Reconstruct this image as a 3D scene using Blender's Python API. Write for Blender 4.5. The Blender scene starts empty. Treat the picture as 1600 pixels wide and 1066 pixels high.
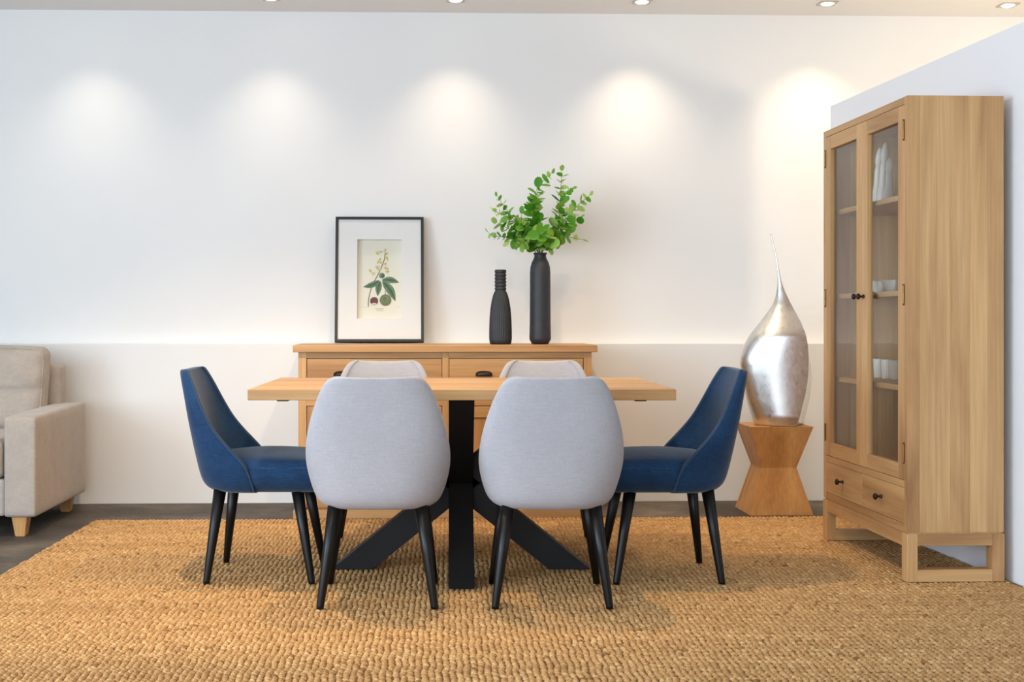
import bpy, bmesh, math, random
import numpy as np
from mathutils import Vector, Matrix
R = math.radians
random.seed(7)
scene = bpy.context.scene
COL = scene.collection

# ------------------------------------------------------------------ camera, world, daylight, exposure
F = 1900.0                      # focal length in pixels of the 1600 px wide frame
HC = 1.031                      # camera height above the rug
cam_d = bpy.data.cameras.new('camera')
cam = bpy.data.objects.new('camera', cam_d); COL.objects.link(cam)
cam_d.sensor_width = 36.0
cam_d.lens = 36.0 * F / 1600.0
cam_d.shift_x = 100.0 / 1600.0
cam_d.shift_y = -37.0 / 1600.0
cam_d.clip_start = 0.05
cam.location = (0, 0, HC)
cam.rotation_euler = (R(90), 0, 0)
scene.camera = cam

world = bpy.data.worlds.new('world'); scene.world = world
world.use_nodes = True
bg = world.node_tree.nodes['Background']
bg.inputs['Color'].default_value = (0.80, 0.88, 1.0, 1)
bg.inputs['Strength'].default_value = 0.6

scene.view_settings.view_transform = 'Standard'
scene.view_settings.look = 'None'
scene.view_settings.gamma = 1.0
scene.view_settings.use_curve_mapping = False
scene.view_settings.exposure = 0.12

def area(name, loc, rot, sx, sy, power, col):
    d = bpy.data.lights.new(name, 'AREA'); d.shape = 'RECTANGLE'
    d.size = sx; d.size_y = sy; d.energy = power; d.color = col
    o = bpy.data.objects.new(name, d); COL.objects.link(o)
    o.location = loc; o.rotation_euler = rot
    return o
# daylight entering through the side window and through the glazed shop front behind the camera
area('daylight_side', (-4.93, 0.6, 1.45), (0, R(-90), 0), 2.1, 4.4, 315, (0.69, 0.85, 1.0))
area('daylight_front', (-2.2, -2.93, 1.35), (R(90), 0, 0), 5.2, 2.3, 200, (0.80, 0.90, 1.0))

def spot(name, loc, target, power, size, blend, radius, col):
    d = bpy.data.lights.new(name, 'SPOT'); d.energy = power; d.spot_size = R(size); d.spot_blend = blend
    d.shadow_soft_size = radius; d.color = col
    o = bpy.data.objects.new(name, d); COL.objects.link(o)
    o.location = loc
    v = Vector(target) - Vector(loc)
    o.rotation_euler = v.to_track_quat('-Z', 'Y').to_euler()
    return o
WARM = (1.0, 0.74, 0.46)
CEIL = 2.768
# the rows of ceiling downlights over the dining area (above the frame), plus one added fill spot
spot('downlight_row_a', (-1.0, 4.55, CEIL - 0.03), (-1.0, 5.45, 0), 118, 90, 0.6, 0.035, WARM)
spot('downlight_row_b', (0.05, 4.55, CEIL - 0.03), (0.1, 5.5, 0), 92, 90, 0.6, 0.04, WARM)
spot('fill_spot_lower_wall', (0.95, 5.55, CEIL - 0.03), (1.05, 6.45, 0), 48, 66, 0.7, 0.04, WARM)  # added warm fill, aimed to brighten the lower wall right of the sideboard
spot('downlight_row_d', (-1.0, 2.6, CEIL - 0.03), (-1.0, 2.6, 0), 72, 110, 0.85, 0.05, WARM)

# unseen warm fill added beyond the partition to brighten ceiling and right wall
lamp_d = bpy.data.lights.new('added_fill_lamp', 'POINT'); lamp_d.energy = 60; lamp_d.color = (1.0, 0.80, 0.56); lamp_d.shadow_soft_size = 0.15
lamp = bpy.data.objects.new('added_fill_lamp', lamp_d); COL.objects.link(lamp); lamp.location = (3.5, 5.3, 1.75)

# ------------------------------------------------------------------ materials
def new_mat(name):
    m = bpy.data.materials.new(name); m.use_nodes = True
    nt = m.node_tree; b = nt.nodes['Principled BSDF']
    return m, nt, b
def L(nt, a, b): nt.links.new(a, b)
def srgb(r, g, b):
    f = lambda c: (c/255/12.92) if c/255 <= 0.04045 else ((c/255+0.055)/1.055)**2.4
    return (f(r), f(g), f(b), 1)
def coords(nt, scale=(1,1,1), rnd=False):
    tc = nt.nodes.new('ShaderNodeTexCoord'); mp = nt.nodes.new('ShaderNodeMapping')
    mp.inputs['Scale'].default_value = scale
    L(nt, tc.outputs['Object'], mp.inputs['Vector'])
    if rnd:
        oi = nt.nodes.new('ShaderNodeObjectInfo'); ml = nt.nodes.new('ShaderNodeMath'); ml.operation = 'MULTIPLY'
        ml.inputs[1].default_value = 37.0
        L(nt, oi.outputs['Random'], ml.inputs[0]); L(nt, ml.outputs[0], mp.inputs['Location'])
    return mp.outputs['Vector']
def noise(nt, vec, scale, detail=4, rough=0.55, dist=0.0):
    n = nt.nodes.new('ShaderNodeTexNoise'); n.inputs['Scale'].default_value = scale
    n.inputs['Detail'].default_value = detail; n.inputs['Roughness'].default_value = rough
    n.inputs['Distortion'].default_value = dist
    L(nt, vec, n.inputs['Vector']); return n.outputs['Fac']
def ramp(nt, fac, stops):
    r = nt.nodes.new('ShaderNodeValToRGB'); e = r.color_ramp.elements
    e[0].position, e[0].color = stops[0]; e[1].position, e[1].color = stops[-1]
    for p, c in stops[1:-1]:
        k = e.new(p); k.color = c
    L(nt, fac, r.inputs['Fac']); return r.outputs['Color']
def mixc(nt, fac, a, b, mode='MIX'):
    m = nt.nodes.new('ShaderNodeMix'); m.data_type = 'RGBA'; m.blend_type = mode
    if isinstance(fac, (int, float)): m.inputs['Factor'].default_value = fac
    else: L(nt, fac, m.inputs['Factor'])
    for s, v in (('A', a), ('B', b)):
        if isinstance(v, tuple): m.inputs[[i for i, x in enumerate(m.inputs) if x.name == s and x.type == 'RGBA'][0]].default_value = v
        else: L(nt, v, m.inputs[[i for i, x in enumerate(m.inputs) if x.name == s and x.type == 'RGBA'][0]])
    return [o for o in m.outputs if o.type == 'RGBA'][0]
def bump(nt, b, h, strength, dist=0.01):
    n = nt.nodes.new('ShaderNodeBump'); n.inputs['Strength'].default_value = strength; n.inputs['Distance'].default_value = dist
    L(nt, h, n.inputs['Height']); L(nt, n.outputs['Normal'], b.inputs['Normal'])

def wood(name, light, mid, dark, axis, rough=0.5, cross=7.0, along=0.55, fibre=0.35):
    m, nt, b = new_mat(name)
    s = [cross]*3; s[axis] = along
    v = coords(nt, tuple(s), True)
    n1 = noise(nt, v, 1.0, 5, 0.55, 0.9)
    c = ramp(nt, n1, [(0.30, dark), (0.47, mid), (0.62, light), (0.80, mid)])
    s2 = [95.0]*3; s2[axis] = 2.2
    n2 = noise(nt, coords(nt, tuple(s2), True), 1.0, 3, 0.6)
    c2 = ramp(nt, n2, [(0.25, (0.72,0.72,0.72,1)), (0.7, (1.06,1.06,1.06,1))])
    c = mixc(nt, fibre*2, c, c2, 'MULTIPLY')
    oi = nt.nodes.new('ShaderNodeObjectInfo')
    c3 = ramp(nt, oi.outputs['Random'], [(0.0, (0.90,0.89,0.87,1)), (1.0, (1.05,1.04,1.02,1))])
    c = mixc(nt, 1.0, c, c3, 'MULTIPLY')
    L(nt, c, b.inputs['Base Color']); b.inputs['Roughness'].default_value = rough
    bump(nt, b, n2, 0.12, 0.002)
    return m
def woodset(name, l, md, d, **k):
    return [wood(name+'_'+'xyz'[a], l, md, d, a, **k) for a in range(3)]
W_CAB = woodset('cabinet_oak', srgb(212,170,118), srgb(198,154,103), srgb(158,114,72), fibre=0.32, cross=5.5)
W_SID = woodset('sideboard_oak', srgb(210,164,110), srgb(196,149,96), srgb(164,118,72))
W_TAB = woodset('table_oak', srgb(206,164,112), srgb(192,148,96), srgb(162,118,70))
W_PED = woodset('pedestal_timber', srgb(216,165,100), srgb(198,142,80), srgb(150,98,48), cross=4.0)
W_LEG = woodset('sofa_leg_beech', srgb(214,160,98), srgb(200,145,84), srgb(176,122,66))
W_BACK = woodset('cabinet_back_panel', srgb(170,140,108), srgb(156,128,98), srgb(134,106,80))

def plain(name, col, rough=0.5, metal=0.0, var=0.0, vscale=6.0, bscale=0, bstr=0.0, spec=None):
    m, nt, b = new_mat(name)
    b.inputs['Roughness'].default_value = rough; b.inputs['Metallic'].default_value = metal
    if spec is not None: b.inputs['Specular IOR Level'].default_value = spec
    v = coords(nt)
    lo = tuple(c*(1-var) for c in col[:3]) + (1,); hi = tuple(min(1, c*(1+var)) for c in col[:3]) + (1,)
    L(nt, ramp(nt, noise(nt, v, vscale, 5), [(0.3, lo), (0.7, hi)]), b.inputs['Base Color'])
    if bscale: bump(nt, b, noise(nt, v, bscale, 3), bstr, 0.004)
    return m
M_PART = plain('partition_paint', srgb(240,241,244), 0.7, 0, 0.01, 1.2)
M_WALL = plain('wall_paint', srgb(231,230,228), 0.75, 0, 0.015, 1.2, 5, 0.05)
M_CEIL = plain('ceiling_paint', srgb(240,238,236), 0.8, 0, 0.01, 1.0)
M_BLACK = plain('black_steel', srgb(13,13,14), 0.55, 0.0, 0.15, 8, 60, 0.04, 0.35)
M_LEGB = plain('black_lacquer', srgb(11,11,12), 0.38, 0.0, 0.1, 8, 0, 0, 0.35)
M_KNOB = plain('dark_iron', srgb(46,38,32), 0.42, 0.6, 0.2, 30)
M_BRASS = plain('brass', srgb(140,110,64), 0.4, 1.0, 0.15, 40)
M_GAP = plain('shadow_gap_recess', srgb(70,50,34), 0.8, 0, 0.1)
M_WHITE = plain('white_porcelain', srgb(238,238,236), 0.25, 0, 0.01)
M_FRAME = plain('black_frame', srgb(30,30,30), 0.4, 0, 0.1)
M_MAT = plain('mat_board', srgb(242,238,240), 0.85, 0, 0.005)
M_PAPER = plain('print_paper', srgb(240,234,222), 0.85, 0, 0.015, 12)
M_BEZEL = plain('bezel_nickel', srgb(196,186,170), 0.35, 0.7, 0.05)

def concrete():
    m, nt, b = new_mat('dark_concrete')
    v = coords(nt)
    c = ramp(nt, noise(nt, v, 2.2, 8, 0.62, 0.4), [(0.3, srgb(54,49,44)), (0.5, srgb(86,78,70)), (0.70, srgb(124,113,100))])
    c2 = ramp(nt, noise(nt, v, 45, 4), [(0.35, (0.75,0.75,0.75,1)), (0.65, (1.05,1.05,1.05,1))])
    L(nt, mixc(nt, 0.8, c, c2, 'MULTIPLY'), b.inputs['Base Color'])
    b.inputs['Roughness'].default_value = 0.7
    bump(nt, b, noise(nt, v, 60, 5), 0.3, 0.004)
    return m
M_FLOOR = concrete()

def weave(name, ca, cb, pitch, sheen=0.0, mott=0.12, rough=0.9):
    m, nt, b = new_mat(name)
    va = coords(nt, (pitch, pitch, pitch*0.08)); vb = coords(nt, (pitch*0.08, pitch*0.08, pitch))
    n1 = noise(nt, va, 1.0, 2); n2 = noise(nt, vb, 1.0, 2)
    ad = nt.nodes.new('ShaderNodeMath'); ad.operation = 'ADD'; L(nt, n1, ad.inputs[0]); L(nt, n2, ad.inputs[1])
    hf = nt.nodes.new('ShaderNodeMath'); hf.operation = 'MULTIPLY'; hf.inputs[1].default_value = 0.5; L(nt, ad.outputs[0], hf.inputs[0])
    c = ramp(nt, hf.outputs[0], [(0.36, ca), (0.64, cb)])
    mo = ramp(nt, noise(nt, coords(nt), 9, 5, 0.65), [(0.3, (1-mott,)*3+(1,)), (0.7, (1+mott*0.5,)*3+(1,))])
    L(nt, mixc(nt, 1.0, c, mo, 'MULTIPLY'), b.inputs['Base Color'])
    b.inputs['Roughness'].default_value = rough
    b.inputs['Sheen Weight'].default_value = sheen; b.inputs['Sheen Roughness'].default_value = 0.4
    b.inputs['Specular IOR Level'].default_value = 0.25
    bump(nt, b, hf.outputs[0], 0.25, 0.002)
    return m
M_GREY = weave('grey_linen', srgb(165,165,171), srgb(177,177,183), 340, 0.1, 0.04)
M_GREYP = weave('grey_piping', srgb(176,175,178), srgb(192,190,192), 260, 0.1, 0.03)
M_BLUE = weave('navy_velvet', srgb(21,50,82), srgb(30,66,104), 340, 0.25, 0.28)
M_BLUEP = weave('navy_piping', srgb(38,66,98), srgb(46,76,110), 300, 0.3, 0.1)
M_SOFA = weave('taupe_fabric', srgb(166,155,145), srgb(179,168,157), 320, 0.2, 0.10)

def glass():
    m = bpy.data.materials.new('clear_glass'); m.use_nodes = True
    nt = m.node_tree; nt.nodes.clear()
    o = nt.nodes.new('ShaderNodeOutputMaterial'); t = nt.nodes.new('ShaderNodeBsdfTransparent')
    t.inputs['Color'].default_value = (0.95, 0.96, 0.95, 1)
    g = nt.nodes.new('ShaderNodeBsdfGlossy'); g.inputs['Roughness'].default_value = 0.02
    fr = nt.nodes.new('ShaderNodeFresnel')
    ge = nt.nodes.new('ShaderNodeNewGeometry'); mr = nt.nodes.new('ShaderNodeMapRange')
    mr.inputs['To Min'].default_value = 1.33; mr.inputs['To Max'].default_value = 1/1.33
    L(nt, ge.outputs['Backfacing'], mr.inputs['Value']); L(nt, mr.outputs[0], fr.inputs['IOR'])
    mx = nt.nodes.new('ShaderNodeMixShader')
    L(nt, fr.outputs[0], mx.inputs[0]); L(nt, t.outputs[0], mx.inputs[1]); L(nt, g.outputs[0], mx.inputs[2])
    L(nt, mx.outputs[0], o.inputs['Surface'])
    return m
M_GLASS = glass()

def silver():
    m, nt, b = new_mat('silver_leaf')
    b.inputs['Metallic'].default_value = 1.0
    v = coords(nt, (60, 60, 40))
    n = noise(nt, v, 1.0, 4, 0.6, 0.5)
    L(nt, ramp(nt, n, [(0.3, srgb(222,221,219)), (0.7, srgb(234,233,231))]), b.inputs['Base Color'])
    rr = ramp(nt, n, [(0.3, (0.27,)*3+(1,)), (0.7, (0.36,)*3+(1,))])
    L(nt, rr, b.inputs['Roughness'])
    bump(nt, b, noise(nt, coords(nt, (1, 1, 1)), 50, 3), 0.03, 0.004)
    return m
M_SILVER = silver()

def jute():
    m, nt, b = new_mat('jute')
    at = nt.nodes.new('ShaderNodeAttribute'); at.attribute_name = 'tint'
    c = ramp(nt, at.outputs['Fac'], [(0.0, srgb(140,104,64)), (0.12, srgb(180,140,92)), (0.55, srgb(208,165,112)), (1.0, srgb(230,194,142))])
    v = coords(nt, (160, 160, 160))
    c2 = ramp(nt, noise(nt, v, 1.0, 3, 0.6), [(0.3, (0.72,)*3+(1,)), (0.65, (1.08,)*3+(1,))])
    c = mixc(nt, 1.0, c, c2, 'MULTIPLY')
    fib = ramp(nt, noise(nt, coords(nt, (420, 140, 300)), 1.0, 2, 0.7), [(0.35, (0.62, 0.58, 0.54, 1)), (0.55, (1.0, 1.0, 1.0, 1)), (0.75, (1.16, 1.14, 1.1, 1))])
    c = mixc(nt, 0.8, c, fib, 'MULTIPLY')
    bands = ramp(nt, noise(nt, coords(nt, (0.5, 5.5, 1)), 1.0, 4, 0.6), [(0.32, (0.88, 0.85, 0.82, 1)), (0.68, (1.05, 1.04, 1.02, 1))])
    c = mixc(nt, 1.0, c, bands, 'MULTIPLY')
    L(nt, c, b.inputs['Base Color']); b.inputs['Roughness'].default_value = 0.85
    b.inputs['Specular IOR Level'].default_value = 0.2
    bump(nt, b, noise(nt, v, 1.0, 3), 0.4, 0.002)
    return m
M_JUTE = jute()
M_VASE = plain('matte_black_ceramic', srgb(38,42,48), 0.55, 0, 0.2, 20, 90, 0.15)

def leafmat():
    m, nt, b = new_mat('eucalyptus_leaf')
    oi = nt.nodes.new('ShaderNodeObjectInfo')
    c = ramp(nt, oi.outputs['Random'], [(0.0, srgb(72,146,34)), (0.35, srgb(100,172,46)), (0.7, srgb(140,190,74)), (1.0, srgb(178,206,120))])
    c2 = ramp(nt, noise(nt, coords(nt), 60, 3), [(0.3, (0.85,)*3+(1,)), (0.7, (1.08,)*3+(1,))])
    c = mixc(nt, 1.0, c, c2, 'MULTIPLY')
    L(nt, c, b.inputs['Base Color']); b.inputs['Roughness'].default_value = 0.5
    tr = nt.nodes.new('ShaderNodeBsdfTranslucent'); L(nt, c, tr.inputs['Color'])
    mx = nt.nodes.new('ShaderNodeMixShader'); mx.inputs[0].default_value = 0.3
    L(nt, b.outputs[0], mx.inputs[1]); L(nt, tr.outputs[0], mx.inputs[2])
    L(nt, mx.outputs[0], nt.nodes['Material Output'].inputs['Surface'])
    return m
M_LEAF = leafmat()
M_STEM = plain('twig', srgb(120,120,66), 0.6, 0, 0.15, 30)

def emis(name, col, s):
    m, nt, b = new_mat(name)
    b.inputs['Emission Color'].default_value = col; b.inputs['Emission Strength'].default_value = s
    b.inputs['Base Color'].default_value = col
    return m
M_BULB = emis('lamp_glow', (1.0, 0.93, 0.80, 1), 6.0)

# ------------------------------------------------------------------ helpers
def link(name, me, mat, parent=None, smooth=False):
    o = bpy.data.objects.new(name, me); COL.objects.link(o)
    mats = mat if isinstance(mat, (list, tuple)) else [mat]
    for m in mats: me.materials.append(m)
    if smooth:
        me.polygons.foreach_set('use_smooth', [True]*len(me.polygons))
    if parent is not None: o.parent = parent
    return o
def from_bm(name, bm, mat, parent=None, smooth=False):
    me = bpy.data.meshes.new(name); bm.to_mesh(me); bm.free()
    return link(name, me, mat, parent, smooth)
def from_py(name, vs, fs, mat, parent=None, smooth=False):
    me = bpy.data.meshes.new(name); me.from_pydata([tuple(v) for v in vs], [], fs); me.update()
    bm = bmesh.new(); bm.from_mesh(me); bmesh.ops.recalc_face_normals(bm, faces=bm.faces); bm.to_mesh(me); bm.free()
    return link(name, me, mat, parent, smooth)
def add_box(bm, x0, x1, y0, y1, z0, z1, bev=0.0, seg=2):
    g = bmesh.ops.create_cube(bm, size=1.0)
    vs = g['verts']
    for v in vs:
        v.co = Vector((x0 + (v.co.x+0.5)*(x1-x0), y0 + (v.co.y+0.5)*(y1-y0), z0 + (v.co.z+0.5)*(z1-z0)))
    if bev > 0:
        es = list({e for v in vs for e in v.link_edges})
        bmesh.ops.bevel(bm, geom=es, offset=bev, segments=seg, affect='EDGES', profile=0.5)
def box(name, x0, x1, y0, y1, z0, z1, mat, parent=None, bev=0.002, seg=2):
    bm = bmesh.new(); add_box(bm, x0, x1, y0, y1, z0, z1, bev, seg)
    return from_bm(name, bm, mat, parent)
def boxes(name, lst, mat, parent=None, bev=0.002):
    bm = bmesh.new()
    for b in lst: add_box(bm, *b, bev)
    return from_bm(name, bm, mat, parent)
def add_tube(bm, pts, rad, n=10, cap=True):
    pts = [Vector(p) for p in pts]
    rads = rad if isinstance(rad, (list, tuple)) else [rad]*len(pts)
    rings = []
    up = None
    for i, p in enumerate(pts):
        t = (pts[min(i+1, len(pts)-1)] - pts[max(i-1, 0)]).normalized()
        if up is None:
            up = Vector((0,0,1)) if abs(t.z) < 0.9 else Vector((1,0,0))
        a = (up - t*up.dot(t)).normalized(); b = t.cross(a); up = a
        rings.append([bm.verts.new(p + (a*math.cos(2*math.pi*k/n) + b*math.sin(2*math.pi*k/n))*rads[i]) for k in range(n)])
    for r0, r1 in zip(rings, rings[1:]):
        for k in range(n): bm.faces.new((r0[k], r0[(k+1)%n], r1[(k+1)%n], r1[k]))
    if cap:
        bm.faces.new(list(reversed(rings[0]))); bm.faces.new(rings[-1])
def tube(name, pts, rad, mat, parent=None, n=10):
    bm = bmesh.new(); add_tube(bm, pts, rad, n)
    bmesh.ops.recalc_face_normals(bm, faces=bm.faces)
    return from_bm(name, bm, mat, parent, True)
def add_lathe(bm, prof, n=40, cx=0, cy=0, rib=None):
    rings = []
    for r, z in prof:
        ring = []
        for k in range(n):
            a = 2*math.pi*k/n
            rr = r
            if rib: rr = r + rib(a, r, z)
            ring.append(bm.verts.new((cx+rr*math.cos(a), cy+rr*math.sin(a), z)))
        rings.append(ring)
    for r0, r1 in zip(rings, rings[1:]):
        for k in range(n): bm.faces.new((r0[k], r0[(k+1)%n], r1[(k+1)%n], r1[k]))
    bm.faces.new(list(reversed(rings[0]))); bm.faces.new(rings[-1])
def lathe(name, prof, mat, parent=None, n=40, cx=0, cy=0, rib=None, smooth=True, rot=None, loc=None):
    bm = bmesh.new(); add_lathe(bm, prof, n, cx, cy, rib)
    bmesh.ops.recalc_face_normals(bm, faces=bm.faces)
    if rot is not None: bmesh.ops.transform(bm, matrix=rot, verts=bm.verts)
    if loc is not None: bmesh.ops.translate(bm, vec=Vector(loc), verts=bm.verts)
    return from_bm(name, bm, mat, parent, smooth)
def cushion(name, c, h, r, mat, parent=None, n=14, fn=None):
    """rounded box of half sizes h and edge radius r, optionally deformed by fn(point)"""
    bm = bmesh.new(); bmesh.ops.create_cube(bm, size=2.0)
    bmesh.ops.subdivide_edges(bm, edges=bm.edges[:], cuts=n, use_grid_fill=True)
    for v in bm.verts:
        # concentrate samples near the edges
        p = [math.copysign(1-(1-abs(t))**1.6, t) for t in v.co]
        q = Vector([p[i]*h[i] for i in range(3)])
        inner = Vector([max(-(h[i]-r), min(h[i]-r, q[i])) for i in range(3)])
        d = q - inner
        if d.length > 1e-9: q = inner + d.normalized()*r
        q = q + Vector(c)
        if fn: q = fn(q)
        v.co = q
    return from_bm(name, bm, mat, parent, True)
def thing(name, label, cat, loc=(0,0,0), rz=0.0, group=None, rx=0.0):
    o = bpy.data.objects.new(name, None); COL.objects.link(o)
    o.empty_display_size = 0.1
    o.location = loc; o.rotation_euler = (rx, 0, rz)
    o['label'] = label; o['category'] = cat
    if group: o['group'] = group
    return o
def tag(o, label, cat, group=None):
    o['label'] = label; o['category'] = cat
    if group: o['group'] = group
    return o
def struct(o, label, cat):
    o['kind'] = 'structure'; o['label'] = label; o['category'] = cat
    return o
def dup(root, loc, rz, label):
    r = root.copy(); COL.objects.link(r); r.location = loc; r.rotation_euler = (0, 0, rz); r['label'] = label
    for ch in list(root.children):
        c = ch.copy(); COL.objects.link(c); c.parent = r
        for g in list(ch.children):
            d = g.copy(); COL.objects.link(d); d.parent = c
    return r
def P(px, py, D):          # photo pixel at distance D -> world point
    return Vector(((px-700)/F*D, D, HC-(py-496)/F*D))

# ------------------------------------------------------------------ the room
FZ = -0.012                 # concrete level; the rug's top is z = 0
WA = R(1.7)                 # the back wall is turned slightly against the table
def wy(x): return 6.85 + 0.0297*(x-0.08)
o = box('floor', -5.0, 5.2, -3.0, 7.6, FZ-0.15, FZ, M_FLOOR, None, 0); struct(o, 'dark grey concrete floor showing around the rug', 'floor')
o = box('ceiling', -5.0, 5.2, -3.0, 7.6, CEIL, CEIL+0.12, M_CEIL, None, 0); struct(o, 'white ceiling with recessed spotlights', 'ceiling')
wb = bpy.data.objects.new('wall_back', None); COL.objects.link(wb)
wb.location = (0.08, 6.85, FZ); wb.rotation_euler = (0, 0, WA); struct(wb, 'white back wall with a low ledge', 'wall')
box('upper_wall', -5.4, 5.4, 0.085, 0.3, 0, CEIL-FZ, M_WALL, wb, 0)
box('lower_wall', -5.4, 5.4, 0.0, 0.085, 0, 0.884-FZ, M_WALL, wb, 0.003)
# left wall with the window the daylight comes through
o = boxes('wall_left', [(-5.15, -5.0, -3.0, -1.6, FZ, CEIL), (-5.15, -5.0, 2.8, 7.6, FZ, CEIL),
    (-5.15, -5.0, -1.6, 2.8, FZ, 0.40), (-5.15, -5.0, -1.6, 2.8, 2.5, CEIL)], M_WALL, None, 0)
struct(o, 'white side wall with a wide window', 'wall')
o = boxes('wall_front', [(-5.0, -4.8, -3.15, -3.0, FZ, CEIL), (0.4, 5.2, -3.15, -3.0, FZ, CEIL), (-4.8, 0.4, -3.15, -3.0, 2.5, CEIL), (-4.8, 0.4, -3.15, -3.0, FZ, 0.2)], M_WALL, None, 0)
struct(o, 'white wall around the glazed shop front', 'wall')
o = box('wall_right', 5.2, 5.35, -3.0, 7.6, FZ, CEIL, M_WALL, None, 0); struct(o, 'white far side wall', 'wall')
# free-standing partition behind the cabinet
pa = math.atan(0.082)
pt = thing('wall_partition', 'white partition wall behind the tall display cabinet', 'wall', (2.066, 6.57, FZ), pa)
pt['kind'] = 'structure'
box('panel', 0, 0.11, -3.4, 0, 0, 2.173-FZ, M_PART, pt, 0.002)

# ------------------------------------------------------------------ rug
rug = thing('rug', 'large woven natural jute rug under the dining table', 'rug', (0, 0, FZ))
RX0, RX1, RY0 = -1.80, 2.20, 2.7
def rug_back(x): return 6.205 + 0.034*(x+1.8)
def part_x(y): return 2.066 - (y-6.57)*0.082
bm = bmesh.new()
vs = [bm.verts.new(p) for p in [(RX0+0.012, RY0, 0.0005), (part_x(RY0)-0.004, RY0, 0.0005), (part_x(rug_back(2.08))-0.004, rug_back(2.08)-0.012, 0.0005), (RX0+0.012, rug_back(RX0)-0.012, 0.0005)]]
f = bm.faces.new(vs); ex = bmesh.ops.extrude_face_region(bm, geom=[f])
bmesh.ops.translate(bm, vec=(0, 0, 0.0045), verts=[g for g in ex['geom'] if isinstance(g, bmesh.types.BMVert)])
bmesh.ops.recalc_face_normals(bm, faces=bm.faces)
M_BASE = plain('jute_backing', srgb(120,86,50), 0.95, 0, 0.2, 60)
from_bm('backing', bm, M_BASE, rug)
rng = np.random.default_rng(3)
px_, py_ = 0.0205, 0.027
cx, cy, lean = [], [], []
row = 0
y = RY0
while y < 6.45:
    n = int((RX1+0.1-RX0)/px_)
    xs = RX0 + px_*(np.arange(n)+0.5) + 0.12*px_*math.sin(row*0.9)
    cx.append(xs); cy.append(np.full(n, y)); lean.append(np.where(xs < 0.6, 0.42, np.where(np.full(n, row % 2 == 1), 0.6, -0.6)))
    y += py_/1.30; row += 1
cx = np.concatenate(cx); cy = np.concatenate(cy); lean = np.concatenate(lean)
cy = cy + 0.006*np.sin(cx*3.1) + 0.034*(cx+1.8)*np.clip((cy-3.0)/3.2, 0, 1)
keep = (cy < 6.205 + 0.034*(cx+1.8) - 0.006 + 0.004*np.sin(cx*40)) & (cx < 2.066-(cy-6.57)*0.082-0.012) & (cx > RX0 + 0.006*np.sin(cy*37))
cx, cy, lean = cx[keep], cy[keep], lean[keep]
N = len(cx)
cx = cx + rng.normal(0, 0.0014, N); cy = cy + rng.normal(0, 0.0022, N)
hh = np.clip(rng.normal(0.0072, 0.0010, N), 0.0045, 0.0075)
lw = rng.normal(0.0104, 0.0008, N); ll = rng.normal(0.0150, 0.0014, N)
lean = lean + rng.normal(0, 0.2, N)
K = 7
ang = 2*np.pi*np.arange(K)/K
def ring(scale, zf):
    ux = lw[:,None]*scale*np.cos(ang)[None]; uy = ll[:,None]*scale*np.sin(ang)[None]
    c, s = np.cos(lean)[:,None], np.sin(lean)[:,None]
    X = cx[:,None] + ux*c - uy*s; Y = cy[:,None] + ux*s + uy*c
    Z = 0.0045 + hh[:,None]*zf*np.ones_like(X)
    return np.stack([X, Y, Z], -1)
top = np.stack([cx, cy, 0.0045+hh], -1)[:,None,:]
V = np.concatenate([top, ring(0.55, 0.80), ring(1.0, 0.0)], 1)     # 1 + 2K per knot
nv = 1+2*K
tri = []
for k in range(K):
    a, b2 = 1+k, 1+(k+1) % K
    tri.append((0, a, b2)); c0, d0 = a+K, b2+K
    tri.append((a, c0, d0)); tri.append((a, d0, b2))
tri = np.array(tri)
T = (tri[None] + (np.arange(N)*nv)[:,None,None]).reshape(-1, 3)
me = bpy.data.meshes.new('weave')
me.vertices.add(N*nv); me.vertices.foreach_set('co', V.reshape(-1).astype(np.float32))
me.loops.add(T.size); me.loops.foreach_set('vertex_index', T.reshape(-1).astype(np.int32))
me.polygons.add(len(T)); me.polygons.foreach_set('loop_start', (np.arange(len(T))*3).astype(np.int32))
me.polygons.foreach_set('use_smooth', np.ones(len(T), bool))
me.update(calc_edges=True)
at = me.attributes.new('tint', 'FLOAT', 'POINT')
tv = np.clip(rng.normal(0.55, 0.15, N), 0, 1); tv[rng.random(N) < 0.012] = 0.05
at.data.foreach_set('value', np.repeat(tv, nv).astype(np.float32))
wv = link('weave', me, M_JUTE, rug); wv['kind'] = 'stuff'

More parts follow.
